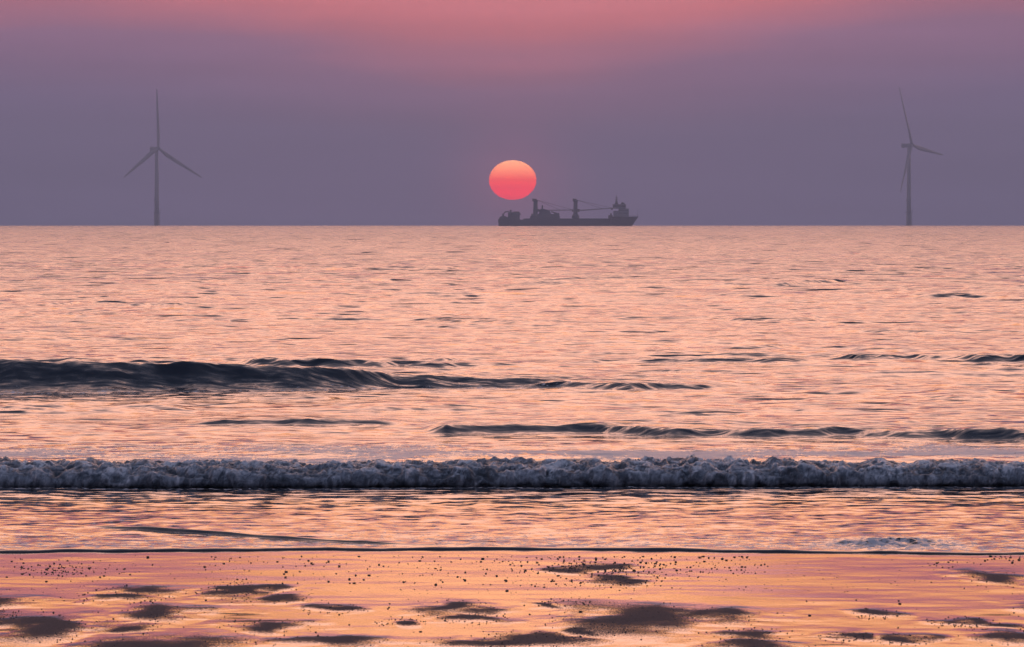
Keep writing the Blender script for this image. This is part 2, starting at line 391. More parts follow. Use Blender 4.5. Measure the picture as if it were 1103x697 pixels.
fa = n.new('ShaderNodeAttribute'); fa.attribute_name = 'foam'
mp = n.new('ShaderNodeMapping'); mp.inputs['Scale'].default_value = (15.0, 8.0, 8.0); l.new(tcn.outputs['Object'], mp.inputs[0])
ft = n.new('ShaderNodeTexNoise'); ft.inputs['Scale'].default_value = 1.0; ft.inputs['Detail'].default_value = 6.0; ft.inputs['Roughness'].default_value = .65
ft.inputs['Distortion'].default_value = 0.6
l.new(mp.outputs[0], ft.inputs['Vector'])
fm = n.new('ShaderNodeMapRange'); fm.interpolation_type = 'SMOOTHSTEP'
l.new(math_node(n, l, 'ADD', math_node(n, l, 'MULTIPLY', fa.outputs['Fac'], 0.45), ft.outputs[0]), fm.inputs[0])
fm.inputs[1].default_value = 0.66; fm.inputs[2].default_value = 0.80; fm.inputs[4].default_value = 0.85
hasf = math_node(n, l, 'MULTIPLY', fm.outputs[0], math_node(n, l, 'MULTIPLY', fa.outputs['Fac'], 6.0, clamp=True))
fb = n.new('ShaderNodeBsdfPrincipled'); fb.inputs['Base Color'].default_value = (.62, .63, .66, 1); fb.inputs['Roughness'].default_value = 0.6
ms = n.new('ShaderNodeMixShader'); l.new(hasf, ms.inputs[0]); l.new(wb.outputs[0], ms.inputs[1]); l.new(fb.outputs[0], ms.inputs[2])
mo = n.new('ShaderNodeOutputMaterial'); l.new(ms.outputs[0], mo.inputs[0])
sea = tag(link('sea', me, m), 'rippled sea reflecting the peach evening sky, with low swells rolling ashore', 'sea', kind='structure')

# ------------------------------------------------------------------ beach
MOUNDS = [  # column, row, width, height in the photograph; rise in metres; skew
    (120, 646, 80, 8, .012), (165, 638, 95, 10, .014), (183, 660, 96, 14, .018), (22, 678, 112, 30, .026), (130, 675, 76, 12, .011),
    (165, 697, 170, 22, .024), (285, 645, 84, 9, .014), (255, 636, 34, 14, .012), (354, 656, 56, 9, .012), (290, 676, 96, 14, .015),
    (350, 694, 160, 12, .020), (490, 657, 70, 18, .015), (515, 669, 56, 8, .012), (545, 693, 170, 12, .018), (637, 613, 50, 11, .012),
    (672, 626, 76, 13, .015), (680, 669, 140, 40, .028), (770, 664, 130, 15, .020), (640, 682, 60, 12, .012), (810, 685, 66, 12, .012),
    (815, 697, 110, 11, .018), (1085, 624, 66, 15, .015), (948, 662, 46, 9, .012), (1032, 671, 52, 10, .013), 
    (910, 687, 38, 9, .011), (570, 690, 80, 14, .014), (8, 663, 22, 10, .010), (975, 690, 70, 8, .011), (1070, 676, 60, 6, .010),
    (610, 651, 40, 8, .011), (1120, 690, 120, 12, .016), (-60, 650, 130, 16, .02), (1190, 660, 140, 20, .022), 
    (430, 671, 40, 6, .010)]
xs = np.linspace(-4.3, 4.3, 640)
tail = np.linspace(0, 1, 16)[1:] ** 3.5
xs = np.concatenate([-(4.3 + 7900 * tail)[::-1], xs, 4.3 + 7900 * tail])
ys = np.concatenate([-900 * np.linspace(1, 0, 14)[:-1] ** 3 + 4, np.linspace(5, 28.2, 30), np.linspace(28.25, 39.6, 300), np.linspace(40, 64, 26)])
BX, BY = np.meshgrid(xs, ys)
wx = BX + 0.30 * fbm(BX * 1.6, BY * 0.8, oct=4); wy = BY + 0.42 * fbm(BX * 1.5 + 9, BY * 0.8 + 4, oct=4)
mh = np.zeros_like(BX); dm = np.zeros_like(BX)
for c, r, w, h, rise in MOUNDS:
    d = dist(r); cx = xat(c, d); sx = w * d / FPX * 0.5; sy = h * d * d / (EYE * FPX) * 0.5
    q = ((wx - cx) / sx) ** 2 + ((wy - d) / sy) ** 2
    g = np.exp(-0.75 * q ** 1.1)
    mh = np.maximum(mh, 0.7 * rise * g); dm = np.maximum(dm, g)
streak = sstep(0.22, 0.75, fbm(BX * 0.8 + 3, BY * 2.6, oct=4)) * sstep(34.6, 31.8, BY)
dm = np.maximum(dm, 0.78 * streak)
dm = dm + 0.13 * fbm(BX * 3, BY * 1.6 + 2, oct=4)
shore = edge_y(BX)
slope_up = 0.0006 * np.clip(38 - BY, 0, 12) + 0.030 * np.clip(26 - BY, 0, 26) + 0.012 * np.clip(-BY, 0, 900) ** 0.8
BZ = np.where(BY < shore, slope_up, -0.035 * (BY - shore)) - 0.004
film = sstep(39, 36, BY)
relief = 0.0030 * fbm(BX * 0.7, BY * 0.7 + 5, oct=3) + 0.0007 * fbm(BX * 2.2, BY * 3.2, oct=3)
near = sstep(60, 5, np.abs(BX))
BZ = BZ + (mh + relief) * near + curve_drop(BX, BY)
me = grid_mesh('beach', BX, BY, BZ, True, {'damp': dm * near})
m, n, l = new_mat('wet_sand')
tcn = n.new('ShaderNodeTexCoord'); geo = n.new('ShaderNodeNewGeometry')
da = n.new('ShaderNodeAttribute'); da.attribute_name = 'damp'
def tex(scale, detail, vec, rough=0.5):
    mp = n.new('ShaderNodeMapping'); mp.inputs['Scale'].default_value = vec; l.new(tcn.outputs['Object'], mp.inputs[0])
    t = n.new('ShaderNodeTexNoise'); t.inputs['Scale'].default_value = scale; t.inputs['Detail'].default_value = detail
    t.inputs['Roughness'].default_value = rough; l.new(mp.outputs[0], t.inputs['Vector']); return t
grain = tex(1.0, 3, (105, 40, 60), 0.7)
patch = tex(1.0, 4, (2.2, 1.1, 1))
dsum = math_node(n, l, 'ADD', da.outputs['Fac'], math_node(n, l, 'MULTIPLY', math_node(n, l, 'SUBTRACT', grain.outputs[0], 0.5), 1.3))
dr = n.new('ShaderNodeMapRange'); dr.interpolation_type = 'SMOOTHSTEP'; l.new(dsum, dr.inputs[0])
dr.inputs[1].default_value = 0.27; dr.inputs[2].default_value = 0.82
rip = tex(1.0, 2, (1.6, 7.0, 1)); s2 = n.new('ShaderNodeSeparateColor'); l.new(rip.outputs['Color'], s2.inputs[0])
c = n.new('ShaderNodeCombineXYZ')
l.new(math_node(n, l, 'MULTIPLY', math_node(n, l, 'SUBTRACT', s2.outputs[0], 0.5), 0.006), c.inputs[0])
l.new(math_node(n, l, 'MULTIPLY', math_node(n, l, 'SUBTRACT', s2.outputs[1], 0.5), 0.014), c.inputs[1])
q = n.new('ShaderNodeVectorMath'); q.operation = 'ADD'; l.new(geo.outputs['Normal'], q.inputs[0]); l.new(c.outputs[0], q.inputs[1])
nn = n.new('ShaderNodeVectorMath'); nn.operation = 'NORMALIZE'; l.new(q.outputs[0], nn.inputs[0])
wet = n.new('ShaderNodeBsdfPrincipled')
l.new(ramp_node(n, l, patch.outputs[0], [(0.3, (.085, .062, .052)), (0.7, (.13, .10, .082))]), wet.inputs['Base Color'])
wet.inputs['Roughness'].default_value = 0.04; wet.inputs['IOR'].default_value = 1.40; l.new(nn.outputs[0], wet.inputs['Normal'])
bmp = n.new('ShaderNodeBump'); bmp.inputs['Strength'].default_value = 0.7; bmp.inputs['Distance'].default_value = 0.004; l.new(grain.outputs[0], bmp.inputs['Height'])
dry = n.new('ShaderNodeBsdfPrincipled')
l.new(ramp_node(n, l, grain.outputs[0], [(0.32, (.026, .023, .030)), (0.68, (.110, .100, .112))]), dry.inputs['Base Color'])
dry.inputs['Roughness'].default_value = 0.95; dry.inputs['Specular IOR Level'].default_value = 0.12; l.new(bmp.outputs[0], dry.inputs['Normal'])
ms = n.new('ShaderNodeMixShader'); l.new(dr.outputs[0], ms.inputs[0]); l.new(wet.outputs[0], ms.inputs[1]); l.new(dry.outputs[0], ms.inputs[2])
mo = n.new('ShaderNodeOutputMaterial'); l.new(ms.outputs[0], mo.inputs[0])
beach = tag(link('beach', me, m), 'wet mirror-like sand with low dark sandbars left by the tide', 'beach', kind='structure')
def sand_z(x, yy):
    i = int(np.clip(np.searchsorted(ys, yy), 1, len(ys) - 1)); j = int(np.clip(np.searchsorted(xs, x), 1, len(xs) - 1))
    return float(max(BZ[i, j], BZ[i - 1, j - 1], BZ[i, j - 1], BZ[i - 1, j]))

# ------------------------------------------------------------------ broken water of the shore wave
fx = np.linspace(-6.3, 6.3, 1150)
ft_ = np.linspace(0, 1, 60)[1:] ** 1.8 * 26
fx = np.concatenate([-(6.3 + ft_)[::-1], fx, 6.3 + ft_])
prof = np.array([(0.12, -0.22), (0.10, -0.02), (0.03, 0.10), (-0.02, 0.26), (-0.01, 0.45), (0.05, 0.60), (0.11, 0.73), (0.19, 0.85),
                 (0.29, 0.94), (0.41, 0.99), (0.55, 0.99), (0.72, 0.93), (0.95, 0.80), (1.2, 0.62)])
sl_ = np.concatenate([[0], np.cumsum(np.hypot(np.diff(prof[:, 0]), np.diff(prof[:, 1]) * 0.25))]); sl_ /= sl_[-1]
s = np.linspace(0, 1, 84)
pt, pz = np.interp(s, sl_, prof[:, 0]), np.interp(s, sl_, prof[:, 1])
FX, S = np.meshgrid(fx, s)
hb = breaker_h(FX)
# individual rollers: the face bulges and slumps along its length
bul = 0.10 * fbm(FX * 1.5, S * 1.2, oct=3)
FYv = breaker_y(FX) + pt[:, None] + bul * sstep(0.0, 0.3, S) * 0.8
FZ = pz[:, None] * hb
gy, gz = np.gradient(pt), np.gradient(pz * 0.25)
ln = np.hypot(gy, gz); ny_, nz_ = -gz / ln, gy / ln
PZ = FZ.copy(); PY = FYv.copy()
qx = FX + 0.05 * fbm(FX * 6.0, PZ * 6.0 + 8, PY * 5, oct=3); qz = PZ + 0.05 * fbm(FX * 6.0 + 5, PZ * 6.0, PY * 5, oct=3)
a = 0.5 + 0.9 * fbm(qx * 3.6, qz * 5.5 + 3, PY * 3.5, oct=2); b = np.abs(perlin(qx * 9.5 + 7, qz * 12, PY * 8)); c3 = np.abs(perlin(qx * 22, qz * 27 + 4, PY * 16)); d4 = np.abs(perlin(qx * 50, qz * 55, PY * 34 + 9))
tf = fbm(qx * 9.0 + 2, qz * 11.0, PY * 8.0 + 4, oct=4, gain=0.5)
bill = (0.055 * a + 0.030 * b + 0.026 * tf + 0.012 * c3 + 0.006 * d4)
bill = bill * (0.35 + 0.65 * sstep(0.02, 0.25, S)) * (1 - 0.6 * sstep(0.8, 1.0, S))
FYv = FYv + ny_[:, None] * bill + 0.02 * perlin(FX * 6, S * 5 + 11)
FZ = FZ + nz_[:, None] * bill * 1.0 + 0.012 * perlin(FX * 14, S * 9) * sstep(0.3, 0.7, S)
FZ = FZ - sstep(0.72, 1.0, S) * 0.05
wisp = fbm(qx * 4.2 + 1.5 * tf, qz * 13.0 + 1.2 * tf, PY * 6 + 2, oct=4, gain=0.6)
froth_tone = np.clip(0.42 + 0.50 * wisp + 0.20 * tf + 0.35 * (a - 0.5), 0, 1) * (0.55 + 0.45 * sstep(0.10, 0.30, S)) * (1 - 0.30 * sstep(0.45, 0.7, S))  # patchy froth over dark water, darker towards the toe and behind the crest
me = grid_mesh('wave_foam', FX, FYv, FZ + 0.01, True, {'froth': froth_tone})
m, n, l = new_mat('foam')
tcn = n.new('ShaderNodeTexCoord'); fa = n.new('ShaderNodeAttribute'); fa.attribute_name = 'froth'
t = n.new('ShaderNodeTexNoise'); t.inputs['Scale'].default_value = 11; t.inputs['Detail'].default_value = 7; t.inputs['Roughness'].default_value = .68; t.inputs['Distortion'].default_value = 0.8
l.new(tcn.outputs['Object'], t.inputs['Vector'])
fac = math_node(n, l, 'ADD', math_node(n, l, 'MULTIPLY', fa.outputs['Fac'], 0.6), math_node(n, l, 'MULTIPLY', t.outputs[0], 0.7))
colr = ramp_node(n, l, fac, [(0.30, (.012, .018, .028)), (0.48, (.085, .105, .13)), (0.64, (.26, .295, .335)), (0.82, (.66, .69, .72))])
bb = n.new('ShaderNodeBump'); bb.inputs['Strength'].default_value = 0.5; bb.inputs['Distance'].default_value = 0.02; l.new(t.outputs[0], bb.inputs['Height'])
b = n.new('ShaderNodeBsdfPrincipled'); l.new(colr, b.inputs['Base Color']); b.inputs['Roughness'].default_value = 0.4
b.inputs['Specular IOR Level'].default_value = 0.35; l.new(bb.outputs[0], b.inputs['Normal'])
mo = n.new('ShaderNodeOutputMaterial'); l.new(b.outputs[0], mo.inputs[0])
foam_mat = m
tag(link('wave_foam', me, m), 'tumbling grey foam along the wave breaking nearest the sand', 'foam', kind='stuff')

# spray thrown up along the crest
NS = 5200
sx_ = rng.uniform(-7, 7, NS); sg = np.abs(rng.normal(size=NS))
lively = 0.5 + 0.8 * fbm(sx_ * 1.1, sx_ * 0 + 2, oct=3)
hbx, ybx = breaker_h(sx_), breaker_y(sx_)
ts = rng.uniform(-0.05, 1.1, NS)
pzz = np.interp(ts, [-0.05, 0.05, .19, .41, .72, 1.2], [0.2, .6, .85, 1.0, .93, .62])
szz = pzz * hbx + 0.055 + sg * 0.020 * np.clip(lively, 0.1, 2)
rr = rng.uniform(0.002, 0.006, NS) * np.exp(-0.3 * sg)
tet = np.array([(1, 0, -.6), (-.6, .8, -.5), (-.6, -.8, -.5), (.1, .1, 1.0), ])
co = (np.stack([sx_, ybx + ts, szz], 1)[:, None, :] + tet[None] * rr[:, None, None]).reshape(-1, 3)
fi = np.array([(0, 1, 3), (1, 2, 3), (2, 0, 3), (0, 2, 1)])
faces = (fi[None] + 4 * np.arange(NS)[:, None, None]).reshape(-1, 3)
me = bpy.data.meshes.new('sea_spray'); me.from_pydata(co.tolist(), [], faces.tolist())
tag(link('sea_spray', me, foam_mat), 'fine spray drops flying off the crest of the breaking wave', 'spray', kind='stuff')

# ------------------------------------------------------------------ pebbles and shell grit on the sand
peb_mat = paint('pebble', (.055, .045, .042), 0.45, 0.4, 40)
protos = []
for k in range(6):
    bm = bmesh.new(); bmesh.ops.create_icosphere(bm, subdivisions=1, radius=1.0)
    r2 = random.Random(k)
    sc = (1.0, r2.uniform(.6, .95), r2.uniform(.42, .75))
    for vv in bm.verts:
        f = r2.uniform(.72, 1.15); vv.co = Vector((vv.co.x * sc[0] * f, vv.co.y * sc[1] * f, vv.co.z * sc[2] * f))
    me = bpy.data.meshes.new('pebble'); bm.to_mesh(me); bm.free(); me.materials.append(peb_mat); protos.append(me)
spots = []
def cluster(nn_, c0, c1, r0, r1, s0, s1, mode='u'):
    for _ in range(nn_):
        cc = random.uniform(c0, c1) if mode == 'u' else random.gauss((c0 + c1) / 2, (c1 - c0) / 4)
        rw = random.uniform(r0, r1) if mode == 'u' else random.gauss((r0 + r1) / 2, (r1 - r0) / 4)
        rw = max(599.5, rw)
        d = dist(rw); spots.append((xat(cc, d), d, 0.95 * (s0 + (s1 - s0) * random.random() ** 1.7)))
cluster(150, -20, 135, 604, 624, .0035, .011, 'g')
cluster(130, 220, 560, 598, 630, .004, .013)
cluster(210, 550, 830, 598.5, 618, .004, .014)
cluster(75, 590, 720, 606, 632, .004, .012)
cluster(26, 1060, 1110, 599, 604, .005, .014)
cluster(50, 560, 830, 615, 634, .003, .009)
cluster(110, -40, 1140, 625, 697, .003, .010)
cluster(14, 1000, 1060, 603, 612, .005, .012)
for cc, rw, s_ in [(159, 600.5, .020), (603, 600, .018), (727, 600, .017), (1091, 606, .017), (970, 651, .017), (625, 661, .016), (57, 661, .017),
                   (455, 600, .018), (520, 602, .019), (518, 605, .017), (365, 610, .018), (546, 637, .018), (136, 631, .012), (968, 677, .014)]:
    d = dist(rw); spots.append((xat(cc, d), d, s_ * .72))
spots.sort(key=lambda t: -t[2] / t[1])
for i, (px_, py_, r_) in enumerate(spots[:290]):
    o = bpy.data.objects.new('pebble', protos[i % 6]); COL.objects.link(o)
    o.location = (px_, py_, sand_z(px_, py_) + r_ * 0.30); o.scale = (r_ * random.uniform(.9, 1.6), r_, r_ * random.uniform(.55, .9)); o.rotation_euler = (0, 0, random.uniform(0, 6.28))
    tag(o, 'small dark pebble lying on the wet sand', 'pebble', 'dark pebbles scattered on the wet sand')
rest = spots[290:]
for _ in range(1900):
    c, r, w, h, rise = random.choice(MOUNDS); a_ = random.uniform(0, 6.28); q_ = random.gauss(1.05, .28)
    rw = r + h * .5 * q_ * math.sin(a_); cc = c + w * .5 * q_ * math.cos(a_)
    if rw < 600: continue
    d = dist(rw); rest.append((xat(cc, d), d, random.uniform(.0015, .0055)))
for _ in range(500):
    rw = random.uniform(598, 640); d = dist(rw); rest.append((xat(random.uniform(-50, 1150), d), d, random.uniform(.0015, .0045)))
octv = np.array([(1, 0, 0), (-1, 0, 0), (0, 1, 0), (0, -1, 0), (0, 0, .7), (0, 0, -.7)])
octf = np.array([(0, 2, 4), (2, 1, 4), (1, 3, 4), (3, 0, 4), (2, 0, 5), (1, 2, 5), (3, 1, 5), (0, 3, 5)])
cs, fs = [], []
for k, (px_, py_, r_) in enumerate(rest):
    a_ = random.uniform(0, 6.28); ca, sa = math.cos(a_), math.sin(a_); z0 = sand_z(px_, py_) + .3 * r_
    for vx, vy, vz in octv: cs.append((px_ + r_ * 1.3 * (vx * ca - vy * sa), py_ + r_ * (vx * sa + vy * ca), z0 + r_ * vz))
    fs += (octf + 6 * k).tolist()
me = bpy.data.meshes.new('shell_grit'); me.from_pydata(cs, [], fs)
tag(link('shell_grit', me, peb_mat), 'fine dark shell grit sprinkled round the sandbars', 'grit', kind='stuff')

# ------------------------------------------------------------------ mesh collector for built things
class MB:
    def __init__(self): self.bm = bmesh.new()
    def box(self, x0, x1, y0, y1, z0, z1, bev=0.0):
        r = bmesh.ops.create_cube(self.bm, size=1.0)
        for vv in r['verts']:
            vv.co = Vector(((x0 + x1) / 2 + vv.co.x * (x1 - x0), (y0 + y1) / 2 + vv.co.y * (y1 - y0), (z0 + z1) / 2 + vv.co.z * (z1 - z0)))
        if bev:
            es = list({e for vv in r['verts'] for e in vv.link_edges})
            bmesh.ops.bevel(self.bm, geom=es, offset=bev, segments=1, affect='EDGES')
        return self
    def prism(self, pts, y0, y1):
        a = [self.bm.verts.new((p[0], y0, p[1])) for p in pts]; b = [self.bm.verts.new((p[0], y1, p[1])) for p in pts]
        k = len(pts); self.bm.faces.new(a); self.bm.faces.new(b[::-1])
        for i in range(k): self.bm.faces.new((a[i], b[i], b[(i + 1) % k], a[(i + 1) % k]))
        return self
    def tube(self, p, q, r0, r1=None, seg=10, caps=True):
        r1 = r0 if r1 is None else r1
        p, q = Vector(p), Vector(q); d = (q - p)
        rot = d.to_track_quat('Z', 'Y').to_matrix().to_4x4()
        M = Matrix.Translation((p + q) / 2) @ rot
        bmesh.ops.create_cone(self.bm, cap_ends=caps, segments=seg, radius1=r0, radius2=r1, depth=d.length, matrix=M)
        return self
    def lathe(self, prof, centre=(0, 0), seg=20):
        rings = []
        for r, z in prof:
            rings.append([self.bm.verts.new((centre[0] + r * math.cos(6.28318 * k / seg), centre[1] + r * math.sin(6.28318 * k / seg), z)) for k in range(seg)])
        for A, B in zip(rings, rings[1:]):
            for k in range(seg): self.bm.faces.new((A[k], A[(k + 1) % seg], B[(k + 1) % seg], B[k]))
        self.bm.faces.new(rings[0][::-1]); self.bm.faces.new(rings[-1])
        return self
    def build(self, name, mat, parent=None, smooth=False):
        bmesh.ops.recalc_face_normals(self.bm, faces=self.bm.faces[:])
        me = bpy.data.meshes.new(name); self.bm.to_mesh(me); self.bm.free()
        if smooth:
            for p in me.polygons: p.use_smooth = True
        return link(name, me, mat, parent)

# ------------------------------------------------------------------ wind turbines
M_TUR = paint('turbine_paint', (.30, .31, .33), 0.5, 0.05, 0.1)
M_YEL = paint('transition_paint', (.24, .24, .24), 0.55, 0.12, 0.2)
M_STEEL = paint('dark_steel', (.12, .12, .13), 0.6, 0.2, 0.5)
def turbine(col, dist_, yaw, cone, phase, L, hub_off, hub_h, label):
    d = dist_; k = d / FPX
    x0 = xat(col, d); z0 = -(d * d + x0 * x0) / (2 * R_EARTH)
    root = empty('wind_turbine', (x0, d, z0))
    tag(root, label, 'wind turbine', 'offshore wind turbines on the horizon')
    tp = MB().lathe([(3.0, -4.0), (3.0, 14.5), (2.85, 15.0)]).build('transition_piece', M_YEL, root, True)
    pf = MB()
    pf.lathe([(4.6, 14.6), (4.6, 15.0)], seg=20)
    pf.build('platform', M_STEEL, tp)
    rl = MB()
    for j in range(14):
        aa = 6.28318 * j / 14; rl.tube((4.45 * math.cos(aa), 4.45 * math.sin(aa), 15.0), (4.45 * math.cos(aa), 4.45 * math.sin(aa), 16.2), .06, seg=5)
        bb_ = 6.28318 * (j + 1) / 14
        for hz in (15.6, 16.2): rl.tube((4.45 * math.cos(aa), 4.45 * math.sin(aa), hz), (4.45 * math.cos(bb_), 4.45 * math.sin(bb_), hz), .05, seg=5)
    rl.build('railing', M_STEEL, tp)
    ld = MB()
    for sx2 in (-.5, .5): ld.tube((3.5, sx2, -2), (3.5, sx2, 15), .16, seg=6)
    for j in range(15): ld.tube((3.5, -.5, j), (3.5, .5, j), .08, seg=5)
    for hz in (3, 9): ld.tube((2.9, 0, hz), (3.6, 0, hz), .15, seg=6)
    ld.build('boat_landing', M_STEEL, tp)
    cr = MB().tube((3.9, 1.2, 15), (3.9, 1.2, 18.6), .22, seg=8).tube((3.9, 1.2, 18.4), (6.3, 1.6, 19.3), .16, seg=6)
    cr.build('davit_crane', M_STEEL, tp)
    MB().lathe([(2.75, 15.0), (2.5, 35), (2.3, 60), (1.95, hub_h - 2.2)], seg=24).build('tower', M_TUR, root, True)
    dr_ = MB().box(-3.0, -2.2, -.6, .6, 28, 31.5, .1); dr_.build('service_box', M_STEEL, root)
    tilt = 0.10
    a = Vector((math.sin(yaw) * math.cos(tilt), -math.cos(yaw) * math.cos(tilt), math.sin(tilt)))
    r = a.cross(Vector((0, 0, 1))).normalized(); uu = r.cross(a)
    hub = Vector((hub_off, -hub_off / math.tan(yaw), hub_h))
    Mx = Matrix((r, uu, a)).transposed().to_4x4()       # local x = r, y = up, z = axis
    Mx.translation = hub
    nb = MB()
    nb.box(-2.1, 2.1, -2.2, 2.1, -13.5, -1.6, .5)
    nb.box(-1.6, 1.6, 2.1, 3.0, -13.0, -10.2, .2)
    nac = nb.build('nacelle', M_TUR, root); nac.matrix_local = Mx
    vane = MB().tube((0, 3.0, -12.6), (0, 4.6, -12.6), .10, seg=6).tube((-.6, 4.4, -12.6), (.6, 4.4, -12.6), .08, seg=6)
    vane.build('weather_mast', M_STEEL, nac)
    hb_ = MB().lathe([(1.9, -1.7), (2.1, -.6), (2.0, .7), (1.45, 1.9), (.5, 2.6), (.05, 2.7)], seg=20).build('hub', M_TUR, root, True); hb_.matrix_local = Mx
    for j in range(3):
        t_ = phase + j * 2.0943951
        bm_ = MB(); bm = bm_.bm; rings = []
        for q_ in np.linspace(0, 1, 26):
            R_ = 1.0 + (L - 1.0) * q_
            chord = np.interp(q_, [0, .04, .12, .22, .5, .8, .95, 1], [2.8, 2.8, 4.0, 5.2, 3.9, 2.6, 1.8, .6])
            thk = chord * np.interp(q_, [0, .04, .2, .5, 1], [1.0, 1.0, .42, .24, .16])
            tw_ = math.radians(np.interp(q_, [0, .2, .6, 1], [14, 12, 4, 0]))
            bend = math.sin(cone) * R_ + 1.2 * q_ * q_
            ring = []
            for e in range(12):
                an = 6.28318 * e / 12
                cxx = chord * (.5 * math.cos(an) - np.interp(q_, [0, .15, 1], [0, .18, .2])); tzz = thk * .5 * math.sin(an)
                px2 = cxx * math.cos(tw_) - tzz * math.sin(tw_); pz2 = cxx * math.sin(tw_) + tzz * math.cos(tw_)
                ring.append(bm.verts.new((px2, R_ * math.cos(cone), bend + pz2)))
            rings.append(ring)
        for A, B in zip(rings, rings[1:]):
            for e in range(12): bm.faces.new((A[e], A[(e + 1) % 12], B[(e + 1) % 12], B[e]))
        bm.faces.new(rings[0][::-1]); bm.faces.new(rings[-1])
        bl = bm_.build('blade', M_TUR, root, True)
        bl.matrix_local = Mx @ Matrix.Rotation(t_ - math.pi / 2, 4, 'Z')
    return root
DT = 5860.0; KT = DT / FPX
turbine(168.9, DT, .7842, .0516, 1.5621, 64.2 * KT, 2.0 * KT, 83.2 * KT, 'hazy wind turbine with one blade straight up and two spread evenly low')
turbine(978.9, DT, 1.0131, .0243, 1.2034, 67.1 * KT, 3.2 * KT, 87.0 * KT, 'hazy wind turbine with its top blade leaning and lowest blade crossing the tower')

# ------------------------------------------------------------------ cargo ship (metres; x along the ship, bow to +x)
M_HULL = paint('hull_paint', (.035, .042, .055), 0.5, 0.2, 0.15)
M_HOUSE = paint('house_paint', (.26, .27, .29), 0.5, 0.12, 0.2)
M_DECK = paint('deck_gear_paint', (.06, .065, .07), 0.6, 0.25, 0.3)
M_GLASS = paint('ship_glass', (.02, .025, .03), 0.15, 0.1, 1.0)
DS = 4000.0; KS = DS / FPX / 5.014
sx0 = xat(611.9, DS)
ship = empty('cargo_ship', (sx0, DS, -(DS * DS + sx0 * sx0) / (2 * R_EARTH)))
tag(ship, 'dark cargo ship with two deck cranes and forward bridge on the horizon', 'ship')
def C(cx, cy): return ((cx - 561) * KS, (412 - cy) * KS)
def cbox(mb, cx0, cx1, cy_top, cy_bot, hw, off=0.0, bev=0.15):
    (x0, z1), (x1, z0) = C(cx0, cy_top), C(cx1, cy_bot)
    return mb.box(x0, x1, off - hw, off + hw, z0, z1, bev)
# hull, lofted through stations
st = [(183, 376, 6.8, 186, 5.0), (200, 374, 8.4, 203, 7.4), (240, 376, 9.0, 242, 8.6), (310, 378, 9.2, 310, 9.0), (450, 379, 9.2, 450, 9.2), (600, 379, 9.2, 600, 9.2),
      (740, 377, 9.2, 735, 8.8), (790, 375, 8.9, 780, 7.6), (797, 363, 8.8, 786, 7.3), (850, 362, 7.6, 835, 4.8), (895, 362, 5.2, 872, 2.4), (925, 361.5, 2.6, 893, .9), (941, 361, .25, 906, .08)]
hm = MB(); rings = []
for cxd, cyd, hw, cxw, hww in st:
    xd, zd = C(cxd, cyd); xw, zw = C(cxw, 412)
    pts = []
    for f in (0.0, .35, .7, 1.0):      # from deck edge to waterline
        pts.append((xd + (xw - xd) * f, hw + (hww - hw) * f ** .8, zd + (zw - zd) * f))
    pts.append((xw - 1.0 if cxw > 700 else xw + .5, hww * .92, -2.5)); pts.append((xw - 1.5 if cxw > 700 else xw + 1.5, hww * .5, -5.0))
    ring = [hm.bm.verts.new((p[0], -p[1], p[2])) for p in pts] + [hm.bm.verts.new(p) for p in pts[::-1]]
    rings.append(ring)
for A, B in zip(rings, rings[1:]):
    for k in range(len(A)): hm.bm.faces.new((A[k], A[(k + 1) % len(A)], B[(k + 1) % len(A)], B[k]))
hm.bm.faces.new(rings[0]); hm.bm.faces.new(rings[-1][::-1])
hull = hm.build('hull', M_HULL, ship)
rb = MB()
for sy in (-8.7, 8.7):
    x0, z0 = C(320, 379); x1, _ = C(780, 379)
    rb.box(x0, x1, sy - .15, sy + .15, z0 - .1, z0 + 1.1)
rb.build('bulwark', M_HULL, hull)
fn = MB()
(xf, zf) = C(860, 362); (xg, _) = C(936, 361.5)
for k in range(9):
    xx = xf + (xg - xf) * k / 8; hw = np.interp(k / 8, [0, .5, .85, 1], [7.0, 4.4, 2.0, .3])
    for sy in (-1, 1): fn.tube((xx, sy * hw, zf - .1), (xx, sy * hw, zf + 1.0), .05, seg=5)
    if k < 8:
        x2 = xf + (xg - xf) * (k + 1) / 8; h2 = np.interp((k + 1) / 8, [0, .5, .85, 1], [7.0, 4.4, 2.0, .3])
        for sy in (-1, 1): fn.tube((xx, sy * hw, zf + 1.0), (x2, sy * h2, zf + 1.0), .05, seg=5)
fn.build('railing', M_DECK, hull)
x, z = C(937.5, 362); MB().tube((x, 0, z - .2), (x, 0, C(0, 325)[1]), .14, .06, 6).build('flagstaff', M_DECK, hull)
# forward house and bridge
hs = MB(); cbox(hs, 833, 888, 318, 363.5, 7.2); cbox(hs, 806, 834, 330, 363.5, 6.4); house = hs.build('deckhouse', M_HOUSE, ship)
br = MB(); cbox(br, 803, 872, 297, 318.4, 8.4, bev=.3); bridge = br.build('bridge', M_HOUSE, ship)
rf = MB(); cbox(rf, 800, 875, 294.5, 297.2, 8.9, bev=.1); rf.build('roof', M_HOUSE, bridge)
for k in range(9):
    xa, za = C(807 + k * 7.1, 301); xb, zb = C(812.6 + k * 7.1, 309)
    MB().box(xa, xb, -8.47, -8.35, zb, za).build('window', M_GLASS, bridge)
for k in range(10):
    yy = -7.4 + k * 1.5; xa, za = C(872, 301); _, zb = C(872, 309)
    MB().box(xa - .1, xa + .12, yy, yy + 1.2, zb, za).build('window', M_GLASS, bridge)
for rr_ in (326, 341):
    for k in range(6):
        xa, za = C(838 + k * 8, rr_); MB().box(xa, xa + .6, -7.27, -7.15, za - .7, za).build('porthole', M_GLASS, house)
ms_ = MB(); x, zt = C(822, 246); _, zb = C(822, 296)
ms_.tube((x, 0, zb - .3), (x, 0, zt), .55, .22, 8)
